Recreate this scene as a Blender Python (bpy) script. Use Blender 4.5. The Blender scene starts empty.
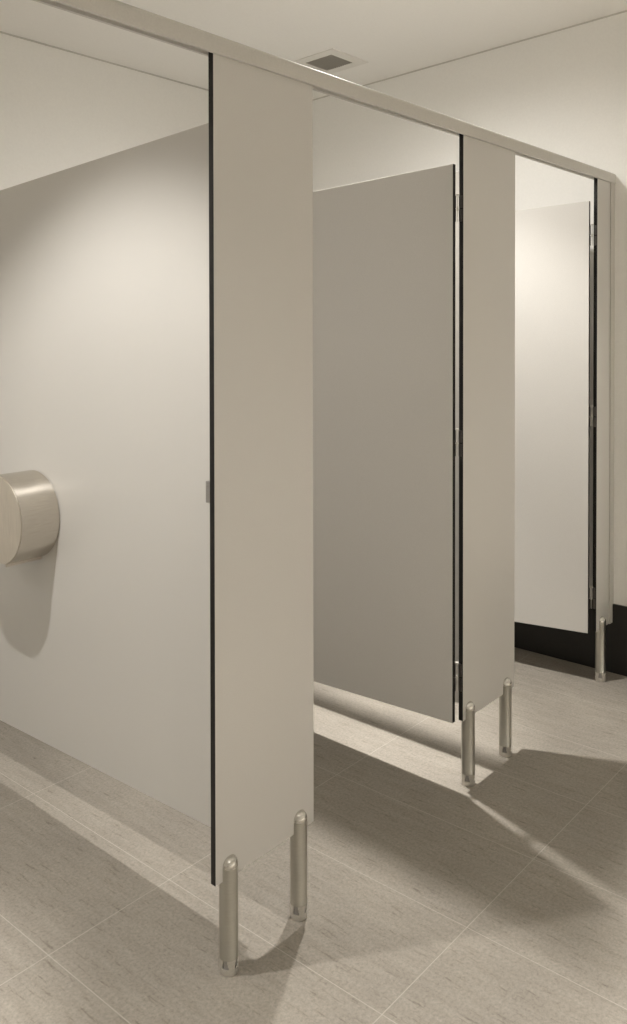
import bpy, bmesh, math
from mathutils import Vector, Matrix

S = bpy.context.scene
C = S.collection
K = 0.0437            # the fit-out drops slightly towards the back of the cubicles


# ---------------------------------------------------------------- materials
def new_mat(name):
    m = bpy.data.materials.new(name)
    m.use_nodes = True
    nt = m.node_tree
    return m, nt, nt.nodes, nt.links, nt.nodes['Principled BSDF']


def geo_pos(nt, scale=(1, 1, 1), rot=(0, 0, 0)):
    g = nt.nodes.new('ShaderNodeNewGeometry')
    mp = nt.nodes.new('ShaderNodeMapping')
    mp.inputs['Scale'].default_value = scale
    mp.inputs['Rotation'].default_value = rot
    nt.links.new(g.outputs['Position'], mp.inputs['Vector'])
    return mp.outputs['Vector']


def noise(nt, vec, scale, detail=3, rough=.55):
    n = nt.nodes.new('ShaderNodeTexNoise')
    n.inputs['Scale'].default_value = scale
    n.inputs['Detail'].default_value = detail
    n.inputs['Roughness'].default_value = rough
    nt.links.new(vec, n.inputs['Vector'])
    return n.outputs['Fac']


def ramp(nt, fac, stops):
    r = nt.nodes.new('ShaderNodeValToRGB')
    el = r.color_ramp.elements
    el[0].position, el[0].color = stops[0][0], (*stops[0][1], 1)
    el[1].position, el[1].color = stops[-1][0], (*stops[-1][1], 1)
    for p, c in stops[1:-1]:
        e = el.new(p)
        e.color = (*c, 1)
    nt.links.new(fac, r.inputs['Fac'])
    return r.outputs['Color']


def mult(nt, a, b, fac=1.0, mode='MULTIPLY'):
    m = nt.nodes.new('ShaderNodeMix')
    m.data_type = 'RGBA'
    m.blend_type = mode
    m.inputs['Factor'].default_value = fac
    nt.links.new(a, m.inputs['A'])
    nt.links.new(b, m.inputs['B'])
    return m.outputs['Result']


def bump(nt, fac, strength, dist, bsdf):
    b = nt.nodes.new('ShaderNodeBump')
    b.inputs['Strength'].default_value = strength
    b.inputs['Distance'].default_value = dist
    nt.links.new(fac, b.inputs['Height'])
    nt.links.new(b.outputs['Normal'], bsdf.inputs['Normal'])


def mottled(name, col, rough, var=.04, scale=300, spec=.5, bmp=0.0):
    m, nt, N, L, B = new_mat(name)
    f = noise(nt, geo_pos(nt), scale, 2)
    c0 = tuple(x * (1 - var) for x in col)
    c1 = tuple(min(1, x * (1 + var)) for x in col)
    L.new(ramp(nt, f, [(.3, c0), (.7, c1)]), B.inputs['Base Color'])
    B.inputs['Roughness'].default_value = rough
    B.inputs['Specular IOR Level'].default_value = spec
    if bmp:
        bump(nt, f, bmp, .001, B)
    return m


def metal(name, col, rough, grain=(1, 1, 60), var=.12, aniso=0.0):
    m, nt, N, L, B = new_mat(name)
    f = noise(nt, geo_pos(nt, grain), 40, 3)
    c0 = tuple(x * (1 - var) for x in col)
    c1 = tuple(min(1, x * (1 + var)) for x in col)
    L.new(ramp(nt, f, [(.3, c0), (.7, c1)]), B.inputs['Base Color'])
    B.inputs['Metallic'].default_value = 1
    B.inputs['Roughness'].default_value = rough
    B.inputs['Anisotropic'].default_value = aniso
    return m


M = {}
M['plaster'] = mottled('white_plaster', (.875, .868, .842), .85, .015, 120, .2)
M['ceiling'] = mottled('ceiling_paint', (.88, .868, .84), .9, .01, 90, .15)
M['laminate'] = mottled('grey_laminate', (.615, .60, .572), .38, .035, 420, .5, .02)
M['core'] = mottled('black_laminate_core', (.012, .011, .010), .45, .1, 200, .3)
M['black'] = mottled('black_skirting', (.022, .020, .018), .5, .08, 60, .35)
M['alu'] = metal('satin_aluminium', (.52, .51, .465), .31, (1, 1, 40), .06)
M['anod'] = mottled('anodised_rail', (.60, .585, .55), .5, .03, 200, .4)
M['anod'].node_tree.nodes['Principled BSDF'].inputs['Metallic'].default_value = .1
M['steel'] = metal('brushed_stainless_steel', (.64, .60, .54), .27, (.6, 30, 30), .12, .5)
M['steel_face'] = metal('brushed_steel_face', (.62, .57, .50), .36, (30, 30, .6), .12, .3)
M['pin'] = mottled('pale_hinge_pin', (.62, .60, .55), .4, .03, 200, .5)
M['hinge'] = metal('dark_hinge_metal', (.16, .15, .14), .4)
M['bright'] = metal('polished_pin_metal', (.75, .72, .66), .25)
M['nickel'] = metal('nickel_keeper', (.42, .41, .40), .4)
M['grout'] = mottled('pale_grout', (.40, .372, .325), .8, .08, 150, .2)
M['vent_dark'] = mottled('grey_grille', (.38, .36, .32), .6, .05, 200, .3)
M['vent_white'] = mottled('white_vent_frame', (.78, .765, .73), .7, .01, 100, .2)


def tile_mat():
    m, nt, N, L, B = new_mat('grey_beige_veined_tile')
    a = math.radians(-14)
    v1 = geo_pos(nt, (13, 1.6, 1), (0, 0, a))
    f1 = noise(nt, v1, 3.0, 7, .66)
    base = ramp(nt, f1, [(.25, (.250, .226, .193)), (.5, (.285, .259, .223)), (.75, (.315, .288, .249))])
    v2 = geo_pos(nt, (34, 4.5, 1), (0, 0, a - .1))
    f2 = noise(nt, v2, 2.6, 5, .7)
    streak = ramp(nt, f2, [(.30, (.58, .56, .53)), (.43, (1, 1, 1)), (1.0, (1, 1, 1))])
    f3 = noise(nt, geo_pos(nt), 120, 4, .85)
    speck = ramp(nt, f3, [(.32, (.74, .735, .73)), (.5, (1, 1, 1)), (.66, (1.16, 1.155, 1.14)), (.74, (1.6, 1.58, 1.52))])
    f4 = noise(nt, geo_pos(nt), 3.0, 2)
    cloud = ramp(nt, f4, [(.3, (.93, .93, .93)), (.7, (1.05, 1.05, 1.04))])
    c = mult(nt, base, streak, .9)
    c = mult(nt, c, speck)
    c = mult(nt, c, cloud)
    L.new(c, B.inputs['Base Color'])
    B.inputs['Roughness'].default_value = .62
    B.inputs['Specular IOR Level'].default_value = .3
    bump(nt, f3, .15, .001, B)
    return m


M['tile'] = tile_mat()


# ---------------------------------------------------------------- mesh helpers
def link(name, bm, mats, parent=None, bevel=0.0, smooth=False, seg=2):
    me = bpy.data.meshes.new(name)
    bmesh.ops.recalc_face_normals(bm, faces=bm.faces)
    bm.to_mesh(me)
    bm.free()
    for m in (mats if isinstance(mats, (list, tuple)) else [mats]):
        me.materials.append(m)
    o = bpy.data.objects.new(name, me)
    C.objects.link(o)
    if parent:
        o.parent = parent
        o.matrix_parent_inverse = parent_inv(parent)
    if smooth:
        for p in me.polygons:
            p.use_smooth = True
        me.set_sharp_from_angle(angle=math.radians(40))
    if bevel:
        b = o.modifiers.new('bevel', 'BEVEL')
        b.width = bevel
        b.segments = seg
        b.limit_method = 'ANGLE'
    return o


def world_mat(o):
    m = o.matrix_basis.copy()
    if o.parent:
        m = world_mat(o.parent) @ o.matrix_parent_inverse @ m
    return m


def parent_inv(p):
    return world_mat(p).inverted()


def empty(name, loc, label, cat, group=None):
    o = bpy.data.objects.new(name, None)
    o.empty_display_size = .05
    o.location = loc
    C.objects.link(o)
    return tag(o, label, cat, group)


def tag(o, label, cat, group=None):
    o['label'] = label
    o['category'] = cat
    o['kind'] = 'thing'
    if group:
        o['group'] = group
    return o


def struct(o):
    o['kind'] = 'structure'
    return o


def box(bm, x0, x1, y0, y1, z0, z1, mi=0):
    vs = [bm.verts.new((x, y, z)) for x in (x0, x1) for y in (y0, y1) for z in (z0, z1)]
    idx = [(0, 1, 3, 2), (4, 6, 7, 5), (0, 4, 5, 1), (2, 3, 7, 6), (0, 2, 6, 4), (1, 5, 7, 3)]
    fs = [bm.faces.new([vs[i] for i in f]) for f in idx]
    for f in fs:
        f.material_index = mi
    return vs, fs


def hexa(bm, lower, upper):
    """solid from four lower and four upper corner points (same order)"""
    a = [bm.verts.new(p) for p in lower]
    b = [bm.verts.new(p) for p in upper]
    fs = [bm.faces.new(a), bm.faces.new(b)]
    for i in range(4):
        j = (i + 1) % 4
        fs.append(bm.faces.new((a[i], a[j], b[j], b[i])))
    return fs


def sheet(lower, upper, big):
    """compact laminate sheet: faces whose normal is near +-big get slot 0, the black edges slot 1"""
    bm = bmesh.new()
    hexa(bm, lower, upper)
    bmesh.ops.recalc_face_normals(bm, faces=bm.faces)
    bm.normal_update()
    for f in bm.faces:
        f.material_index = 0 if abs(f.normal.dot(big)) > .8 else 1
    return bm


def lathe(bm, prof, cx, cy, n=40, mi=0, axis='z'):
    rings = []
    for r, z in prof:
        if r < 1e-6:
            rings.append([bm.verts.new((cx, cy, z))])
        else:
            rings.append([bm.verts.new((cx + r * math.cos(2 * math.pi * i / n), cy + r * math.sin(2 * math.pi * i / n), z)) for i in range(n)])
    for a, b in zip(rings, rings[1:]):
        for i in range(n):
            j = (i + 1) % n
            if len(a) == 1 and len(b) == 1:
                continue
            if len(a) == 1:
                f = bm.faces.new((a[0], b[i], b[j]))
            elif len(b) == 1:
                f = bm.faces.new((a[i], a[j], b[0]))
            else:
                f = bm.faces.new((a[i], a[j], b[j], b[i]))
            f.material_index = mi
    for ring in (rings[0], rings[-1]):
        if len(ring) > 1:
            f = bm.faces.new(ring)
            f.material_index = mi


# ---------------------------------------------------------------- setting
XR, YB, YF, XL = 2.272, 1.904, -2.9, -3.2


def zc(y):
    return 2.7514 - K * y


# floor: a tile grid with pale grout lines between the tiles
gx = [-0.187 + .3525 * i for i in range(-9, 8)]
gx[9] = -0.189
gx[10] = .1700
gy = [.355 - .688 - .67 * i for i in range(4, 0, -1)] + [-.333, .355, 1.002, 1.672]
hw = .0011


def cuts(lines, lo, hi):
    out = [(lo, None)]
    segs = []
    prev = lo
    for l in sorted(lines):
        if l - hw <= prev or l + hw >= hi:
            continue
        segs.append((prev, l - hw, 0))
        segs.append((l - hw, l + hw, 1))
        prev = l + hw
    segs.append((prev, hi, 0))
    return segs


bm = bmesh.new()
for x0, x1, tx in cuts(gx, XL, XR):
    for y0, y1, ty in cuts(gy, YF, YB):
        vs = [bm.verts.new(p) for p in ((x0, y0, 0), (x1, y0, 0), (x1, y1, 0), (x0, y1, 0))]
        f = bm.faces.new(vs)
        f.material_index = 1 if (tx or ty) else 0
bmesh.ops.remove_doubles(bm, verts=bm.verts, dist=1e-6)
b2 = bmesh.ops.extrude_face_region(bm, geom=list(bm.faces))
for v in b2['geom']:
    if isinstance(v, bmesh.types.BMVert):
        v.co.z -= .06
struct(link('floor', bm, [M['tile'], M['grout']]))


def slab(name, lo, up, mat):
    bm = bmesh.new()
    hexa(bm, lo, up)
    return struct(link(name, bm, mat))


T = .12
E_ = .0
# ceiling (sloping very slightly), as a slab that the walls meet
q = [(XL - T, YF - T), (XR + T, YF - T), (XR + T, YB + T), (XL - T, YB + T)]
slab('ceiling', [(x, y, zc(y)) for x, y in q], [(x, y, zc(y) + .1) for x, y in q], M['ceiling'])


def wall(name, x0, x1, y0, y1):
    q = [(x0, y0), (x1, y0), (x1, y1), (x0, y1)]
    slab(name, [(x, y, -.06) for x, y in q], [(x, y, zc(y)) for x, y in q], M['plaster'])


wall('wall_right', XR, XR + T, YF - T, YB + T)
wall('wall_back', XL, XR, YB, YB + T)
wall('wall_left', XL - T, XL, YF - T, YB + T)
wall('wall_front', XL, XR, YF - T, YF)

SK = .289
bm = bmesh.new()
box(bm, XR - .012, XR, YF, YB, 0, SK)
struct(link('baseboard_right', bm, M['black'], bevel=.0015))
bm = bmesh.new()
box(bm, XL, XR - .012, YB - .012, YB, 0, SK)
struct(link('baseboard_back', bm, M['black'], bevel=.0015))

# grey strips painting the dark line of a shadow gap between walls and ceiling
M['gap_shade'] = mottled('grey_gap_shade', (.60, .585, .55), .7, .03, 100, .2)
slab('gap_shade_back', [(x, y, zc(y) - .006) for x, y in ((XL, YB - .004), (XR, YB - .004), (XR, YB), (XL, YB))],
     [(x, y, zc(y)) for x, y in ((XL, YB - .004), (XR, YB - .004), (XR, YB), (XL, YB))], M['gap_shade'])
q = [(XR - .004, YF), (XR, YF), (XR, YB - .004), (XR - .004, YB - .004)]
slab('gap_shade_right', [(x, y, zc(y) - .006) for x, y in q], [(x, y, zc(y)) for x, y in q], M['gap_shade'])

# ---------------------------------------------------------------- cubicle system
TH = .0155
ZB, ZR = .2126, 2.046
XP1, XP2 = .196, 1.226


def rail_profile():
    # y, z going round: inverted channel with a rounded top
    h, w = 2.089, .0165
    cy = TH / 2
    out = [(cy - w, ZR), (cy - w, h - .012)]
    for i in range(1, 7):
        a = math.pi / 2 * i / 6
        out.append((cy - w + .012 * (1 - math.cos(a)), h - .012 + .012 * math.sin(a)))
    for i in range(0, 7):
        a = math.pi / 2 * i / 6
        out.append((cy + w - .012 * (1 - math.sin(a)), h - .012 + .012 * math.cos(a)))
    out += [(cy + w, ZR), (cy + w - .0078, ZR), (cy + w - .0078, h - .016), (cy - w + .0078, h - .016), (cy - w + .0078, ZR)]
    return out


bm = bmesh.new()
prof = rail_profile()
a = [bm.verts.new((-2.2, y, z)) for y, z in prof]
b = [bm.verts.new((XR, y, z)) for y, z in prof]
n = len(prof)
for i in range(n):
    j = (i + 1) % n
    bm.faces.new((a[i], a[j], b[j], b[i]))
bm.faces.new(a)
bm.faces.new(b)
rail = link('head_rail', bm, M['anod'], smooth=True)
tag(rail, 'long grey metal head rail running along the tops of the pilasters', 'rail')


def make_leg(x, parent):
    r, y = .0213, .0030
    bm = bmesh.new()
    prof = [(r - .0025, .0355), (r + .0005, .036), (r + .0005, .0385), (r, .0395), (r, .241)]
    lathe(bm, prof, x, y)
    leg = link('leg', bm, M['alu'], parent, smooth=True)
    bm = bmesh.new()       # rounded cap closing the top of the tube
    prof = [(r, .241)]
    for i in range(1, 11):
        a = math.pi / 2 * i / 10
        prof.append((r * math.cos(a) ** .75 if i < 10 else 0, .244 + .019 * math.sin(a)))
    prof.insert(1, (r, .244))
    lathe(bm, prof, x, y)
    link('cap', bm, M['cap'], leg, smooth=True)
    # adjustable foot: a knurled collar with four notches cut down from its top
    bm = bmesh.new()
    ro, ri, n = r - .0002, r - .0035, 72
    zs = [0, .0015, .015, .021, .028, .036]

    def solid(i, k):
        if k < 2:
            return True
        c = (i + .5) % 18 - 9               # four notches, widest at the bottom
        return abs(c) > (4.6, 3.6, 2.6)[k - 2]

    off = 13

    def pt(i, k, rr):
        a = 2 * math.pi * (i + off) / n
        q = rr - (.0009 if (i % 2 and rr > ri and 0 < k) else 0) - (.0012 if k == 0 and rr > ri else 0)
        return bm.verts.new((x + q * math.cos(a), y + q * math.sin(a), zs[k]))

    for i in range(n):
        for k in range(5):
            if solid(i, k):
                c = [[pt(i + di, k + dk, rr) for rr in (ri, ro)] for dk in (0, 1) for di in (0, 1)]
                f = [(c[0], c[1], c[3], c[2])]
                for rr in (0, 1):
                    bm.faces.new([v[rr] for v in f[0]])
                for A_, B_, ii, kk in ((c[0], c[1], i, k - 1), (c[2], c[3], i, k + 1), (c[0], c[2], i - 1, k), (c[1], c[3], i + 1, k)):
                    if not (0 <= kk < 5 and solid(ii % n, kk)):
                        bm.faces.new((A_[0], B_[0], B_[1], A_[1]))
    bmesh.ops.remove_doubles(bm, verts=bm.verts, dist=1e-6)
    foot = link('foot', bm, M['foot'], leg, smooth=True)
    bm = bmesh.new()
    lathe(bm, [(0, .0005), (r - .0045, .0005), (r - .0045, .036), (0, .036)], x, y, 32)
    link('adjuster_stem', bm, M['nickel'], leg, smooth=True)
    return leg


M['cap'] = metal('polished_cap', (.64, .625, .58), .27, (1, 1, 40), .03)
M['foot'] = metal('foot_metal', (.74, .72, .68), .55)


def pilaster(x0, x1, legs, label, top=ZR + .012):
    t = empty('pilaster', ((x0 + x1) / 2, TH / 2, 0), label, 'pilaster', 'pilasters of the cubicle front')
    lo = [(x0, 0, ZB), (x1, 0, ZB), (x1, TH, ZB), (x0, TH, ZB)]
    up = [(x, y, top) for x, y, _ in lo]
    bm = sheet(lo, up, Vector((0, 1, 0)))
    link('panel', bm, [M['laminate'], M['core']], t, bevel=.0008)
    for x in legs:
        make_leg(x, t)
    return t


P1 = pilaster(.0052, .3393, (.0476, .2853), 'grey laminate pilaster nearest the viewer, widest, with latch keeper on its left edge')
P2 = pilaster(1.0600, 1.4016, (1.0975, 1.3425), 'middle grey laminate pilaster on two metal legs, right beside the open dark door')
P3 = pilaster(2.1024, 2.262, (2.1550,), 'narrow far pilaster on one visible leg against the right wall')

# aluminium channel that joins the last pilaster to the end wall
bm = bmesh.new()
box(bm, 2.232, XR, -.0055, -.0003, ZB, ZR)
box(bm, 2.232, XR, TH + .0003, TH + .0055, ZB, ZR)
box(bm, XR - .004, XR, -.0003, TH + .0003, ZB, ZR)
link('wall_channel', bm, M['anod'], P3, bevel=.0008)

# latch keeper behind the first pilaster's left edge
bm = bmesh.new()
box(bm, .0075, .050, TH, TH + .016, 1.060, 1.108)
box(bm, .016, .042, TH + .016, TH + .019, 1.066, 1.102)
k = link('latch_keeper', bm, M['nickel'], P1, bevel=.002)
bm = bmesh.new()
for zz in (1.072, 1.096):
    v, f = box(bm, .024, .034, TH + .019, TH + .0205, zz - .004, zz + .004)
link('screw', bm, M['bright'], k, bevel=.001)


def partition(xc, y0, y1, label):
    t = empty('partition', (xc, (y0 + y1) / 2, .196), label, 'partition', 'partitions between the cubicles')
    zb, zt, KB = .1885, 1.9755, .026
    h = TH / 2
    lo = [(xc - h, y0, zb - KB * y0), (xc + h, y0, zb - KB * y0), (xc + h, y1, zb - KB * y1), (xc - h, y1, zb - KB * y1)]
    up = [(x, y, zt - .066 * y) for x, y, _ in lo]
    bm = sheet(lo, up, Vector((1, 0, 0)))
    link('panel', bm, [M['laminate'], M['laminate_edge']], t, bevel=.0006)
    bm = bmesh.new()       # channel that fixes the sheet to the back of its pilaster
    for s_ in (-1, 1):
        xa, xb = sorted((xc + s_ * (h + .0002), xc + s_ * (h + .0022)))
        box(bm, xa, xb, TH + .0004, y0 + .016, .24, 1.93)
    box(bm, xc - h - .0022, xc + h + .0022, TH + .0004, TH + .0024, .24, 1.93)
    link('fixing_channel', bm, M['anod'], t, bevel=.0005)
    return t


M['laminate_edge'] = mottled('pale_laminate_edge', (.52, .50, .46), .5, .03, 300, .3)
partition(XP1, .050, YB - .012, 'large pale partition panel that the steel roll dispenser is mounted on')
partition(XP2, .050, YB - .012, 'partition mostly hidden behind the open dark door, seen through the hinge gap')


def door(hx, hy, ang, length, pil_x, label):
    t = empty('cubicle_door', (hx, hy, .2), label, 'door', 'open doors of the cubicles')
    d = Vector((-math.cos(ang), math.sin(ang), 0))       # from hinge into the cubicle
    nrm = Vector((math.sin(ang), math.cos(ang), 0))      # towards +X, the side away from the opening
    p = Vector((hx, hy, 0))
    c = [p, p + nrm * TH, p + nrm * TH + d * length, p + d * length]
    s = [0, 0, length, length]
    zb, zt = .2112, 1.9552
    lo = [(v.x, v.y, zb - K * q_) for v, q_ in zip(c, s)]
    up = [(v.x, v.y, zt - K * q_) for v, q_ in zip(c, s)]
    bm = sheet(lo, up, nrm)
    bmesh.ops.recalc_face_normals(bm, faces=bm.faces)
    for f in bm.faces:
        if f.normal.z > .8:
            f.material_index = 2
    link('panel', bm, [M['laminate'], M['core'], M['laminate_edge']], t, bevel=.0008)
    x0 = hx + TH + .0002
    x1 = pil_x
    xm = (x0 + x1) / 2
    for z0, z1 in ((1.778, 1.859), (1.045, 1.127), (.306, .392)):
        zm = (z0 + z1) / 2
        bm = bmesh.new()
        yh = hy + .004
        # a leaf on the door's edge and one on the pilaster's edge
        for xa, xb, ya, yb_ in ((x0 - .0006, x0 + .0050, hy + .0010, hy + .020), (x1 - .0026, x1 + .0003, TH - .012, TH - .0005)):
            for za, zb_ in ((z0, zm - .0015), (zm + .0015, z1)):
                box(bm, xa, xb, ya, yb_, za, zb_)
        hg = link('hinge', bm, M['hinge'], t, bevel=.0005)
        bm = bmesh.new()
        r = .0013
        lathe(bm, [(0, z0), (r, z0 + .0005), (r, zm - .007), (.0033, zm - .006), (.0033, zm + .006), (r, zm + .007), (r, z1 + .0004), (x1 - xm - .0017, z1 + .0006), (x1 - xm - .0017, z1 + .0042), (0, z1 + .0046)], xm + .0016, .0185, 20)
        link('hinge_pin', bm, M['pin'], hg, smooth=True)
    return t


door(1.0298, .0196, 1.5905, .695, 1.0600, 'dark shaded cubicle door standing open between the first and second pilasters')
door(2.0705, .0213, 1.4845, .695, 2.1024, 'bright lit cubicle door standing open at the far end by the right wall')

# ---------------------------------------------------------------- dispenser
DY, DZ, R = 1.008, .872, .134
XW = XP1 - TH / 2 - .0004
XF = .057
ZCUT = .745
disp = empty('toilet_roll_dispenser', (XW, DY, DZ), 'round brushed steel jumbo toilet roll dispenser on the large pale partition', 'dispenser')


def drum_outline(r, n=72):
    a0 = math.asin((ZCUT - DZ) / R)          # angle of the right end of the flat cut
    pts = []
    for i in range(n + 1):
        a = a0 + (math.pi - 2 * a0) * i / n
        pts.append((DY + r * math.cos(a), DZ + r * math.sin(a)))
    return pts


bm = bmesh.new()
o_ = drum_outline(R)
i_ = drum_outline(R - .0015)
rings = [[bm.verts.new((x, y, z)) for y, z in o] for x, o in ((XF + .003, o_), (XW - .004, o_), (XW - .004, i_), (XF + .003, i_))]
for k2 in range(4):
    A_, B_ = rings[k2], rings[(k2 + 1) % 4]
    for i in range(len(A_) - 1):
        bm.faces.new((A_[i], A_[i + 1], B_[i + 1], B_[i]))
bm.faces.new([r_[0] for r_ in rings])
bm.faces.new([r_[-1] for r_ in rings])
link('drum_cover', bm, M['steel'], disp, smooth=True)

bm = bmesh.new()
rings = []
for x, r in ((XF + .004, R), (XF + .0012, R), (XF, R - .0012)):
    rings.append([bm.verts.new((x, y, z)) for y, z in drum_outline(r)])
for A_, B_ in zip(rings, rings[1:]):
    m_ = len(A_)
    for i in range(m_):
        bm.faces.new((A_[i], A_[(i + 1) % m_], B_[(i + 1) % m_], B_[i]))
bm.faces.new(rings[0])
bm.faces.new(rings[-1])
link('front_face', bm, M['steel_face'], disp, smooth=True)

bm = bmesh.new()
v0 = [bm.verts.new((XW - .004, y, z)) for y, z in drum_outline(R - .003)]
v1 = [bm.verts.new((XW, y, z)) for y, z in drum_outline(R - .003)]
m_ = len(v0)
for i in range(m_):
    bm.faces.new((v0[i], v0[(i + 1) % m_], v1[(i + 1) % m_], v1[i]))
bm.faces.new(v0)
bm.faces.new(v1)
link('back_plate', bm, M['steel'], disp)

hc = R * math.cos(math.asin((ZCUT - DZ) / R))
for s in (-1, 1):      # serrated tear-off edges, one either side of the opening
    bm = bmesh.new()
    nt_ = 22
    for k2 in range(nt_):
        xa = XF + .004 + (XW - XF - .010) * k2 / nt_
        xb = XF + .004 + (XW - XF - .010) * (k2 + 1) / nt_
        y0 = DY + s * (hc - .001)
        y1 = DY + s * (hc - .003)
        ya, yb_ = min(y0, y1), max(y0, y1)
        zlow = ZCUT - .006
        lo = [(xa, ya, zlow), (xb, ya, zlow), (xb, yb_, zlow), (xa, yb_, zlow)]
        hexa(bm, lo, [(x, y, ZCUT + .004) for x, y, _ in lo])
        xm_ = (xa + xb) / 2
        tri = [bm.verts.new(p) for p in ((xa, ya, zlow), (xb, ya, zlow), (xm_, ya, zlow - .004), (xa, yb_, zlow), (xb, yb_, zlow), (xm_, yb_, zlow - .004))]
        bm.faces.new(tri[:3]); bm.faces.new(tri[3:])
        for i, j in ((0, 2), (2, 1)):
            bm.faces.new((tri[i], tri[j], tri[j + 3], tri[i + 3]))
    bmesh.ops.remove_doubles(bm, verts=bm.verts, dist=1e-5)
    link('tear_edge', bm, M['steel_face'], disp)

# ---------------------------------------------------------------- ceiling vent
VX, VY = 1.868, 1.206
vent = empty('ceiling_vent', (VX, VY, zc(VY)), 'small square grey air vent in the ceiling above the rail', 'vent')
vent.rotation_euler = (math.atan(-K), 0, 0)


def local(name, bm, mat, parent, bevel=0.0):
    o = link(name, bm, mat, None, bevel)
    o.parent = parent
    return o


bm = bmesh.new()
so, si = .134, .081
for x0, x1, y0, y1 in ((-so, so, -so, -si), (-so, so, si, so), (-so, -si, -si, si), (si, so, -si, si)):
    box(bm, x0, x1, y0, y1, -.004, 0)
local('frame', bm, M['vent_white'], vent, .0008)
bm = bmesh.new()
box(bm, -si, si, -si, si, -.0012, 0)
g = local('grille', bm, M['vent_dark'], vent)
for i in range(13):
    y = -si + .009 + i * .01205
    bm = bmesh.new()
    v, f = box(bm, -si, si, -.0045, .0045, -.0005, .0005)
    bmesh.ops.transform(bm, matrix=Matrix.Translation((0, y, -.0022)) @ Matrix.Rotation(math.radians(14), 4, 'X'), verts=v)
    local('louvre', bm, M['vent_dark'], g)

# ---------------------------------------------------------------- lights
def spot(name, loc, power, half, blend, r, col=(1, .90, .76)):
    l = bpy.data.lights.new(name, 'SPOT')
    l.energy = power
    l.spot_size = math.radians(half * 2)
    l.spot_blend = blend
    l.shadow_soft_size = r
    l.color = col
    o = bpy.data.objects.new(name, l)
    o.location = loc
    C.objects.link(o)
    return o


WARM = (1, .965, .915)
LA, LD = (1.205, .45, 2.69), (-.70, .51, 2.69)
# recessed lamps LA and LD, core plus wider cones; the rest are added fill
for loc, beams in ((LA, ((14, 1.0, 260), (24.5, .5, 100), (50, .45, 76), (86, 1.0, 80))),
                   (LD, ((14, 1.0, 312), (50, .45, 120), (86, 1.0, 3))),
                   ((-.7, -1.3, 2.79), ((18, 1.0, 320), (32, .8, 105), (58, .6, 22))),
                   ((.2, -1.25, 2.79), ((12, 1.0, 540),)),
                   ((1.0, -1.35, 2.79), ((12, 1.0, 480), (18, 1.0, 720))),
                   ((1.6, -1.5, 2.79), ((12, 1.0, 420), (55, .6, 8))),
                   ((-.2, -1.9, 2.79), ((18, 1.0, 360), (32, .8, 190))),
                   ((-1.9, -1.75, 2.79), ((55, .6, 20),)),
                   ((.6, -2.4, 2.79), ((20, 1.0, 1000),)),
                   ((1.8, -2.3, 2.79), ((20, 1.0, 690),)),
                   ((-2.4, -.6, 2.79), ((25, 1.0, 100),)),
                   ((-2.4, .8, 2.69), ((70, 1.0, 62),)),
                   ((-1.6, -2.4, 2.79), ((55, .6, 45),))):
    for half, blend, power in beams:
        spot('downlight_and_fill', loc, power, half, blend, .026, WARM)

w = bpy.data.worlds.new('dim_air')
S.world = w
w.use_nodes = True
w.node_tree.nodes['Background'].inputs['Color'].default_value = (0, 0, 0, 1)
w.node_tree.nodes['Background'].inputs['Strength'].default_value = 0

# ---------------------------------------------------------------- camera
cd = bpy.data.cameras.new('camera')
cam = bpy.data.objects.new('camera', cd)
C.objects.link(cam)
cd.sensor_fit = 'VERTICAL'
cd.sensor_height = 36
cd.lens = 865.249 * 36 / 1024
cd.shift_x = (313.5 - 313.0) / 1024
cd.shift_y = -(512 - 339.99) / 1024
cd.clip_start = .02
r2 = (0.64964238, -0.76023853, -0.00146618)
u2 = (0.01171727, 0.00808431, 0.99989867)
fw = (0.76014965, 0.64959373, -0.01415983)
mw = Matrix(((r2[0], u2[0], -fw[0], -1.29449), (r2[1], u2[1], -fw[1], -1.39591), (r2[2], u2[2], -fw[2], 1.448), (0, 0, 0, 1)))
cam.matrix_world = mw
S.camera = cam

S.view_settings.view_transform = 'Standard'
S.view_settings.look = 'None'
S.view_settings.gamma = 1
S.view_settings.use_curve_mapping = False
S.view_settings.exposure = 0.0
S.cycles.use_denoising = True
S.cycles.max_bounces = 12
S.cycles.diffuse_bounces = 8
S.cycles.sample_clamp_indirect = 6
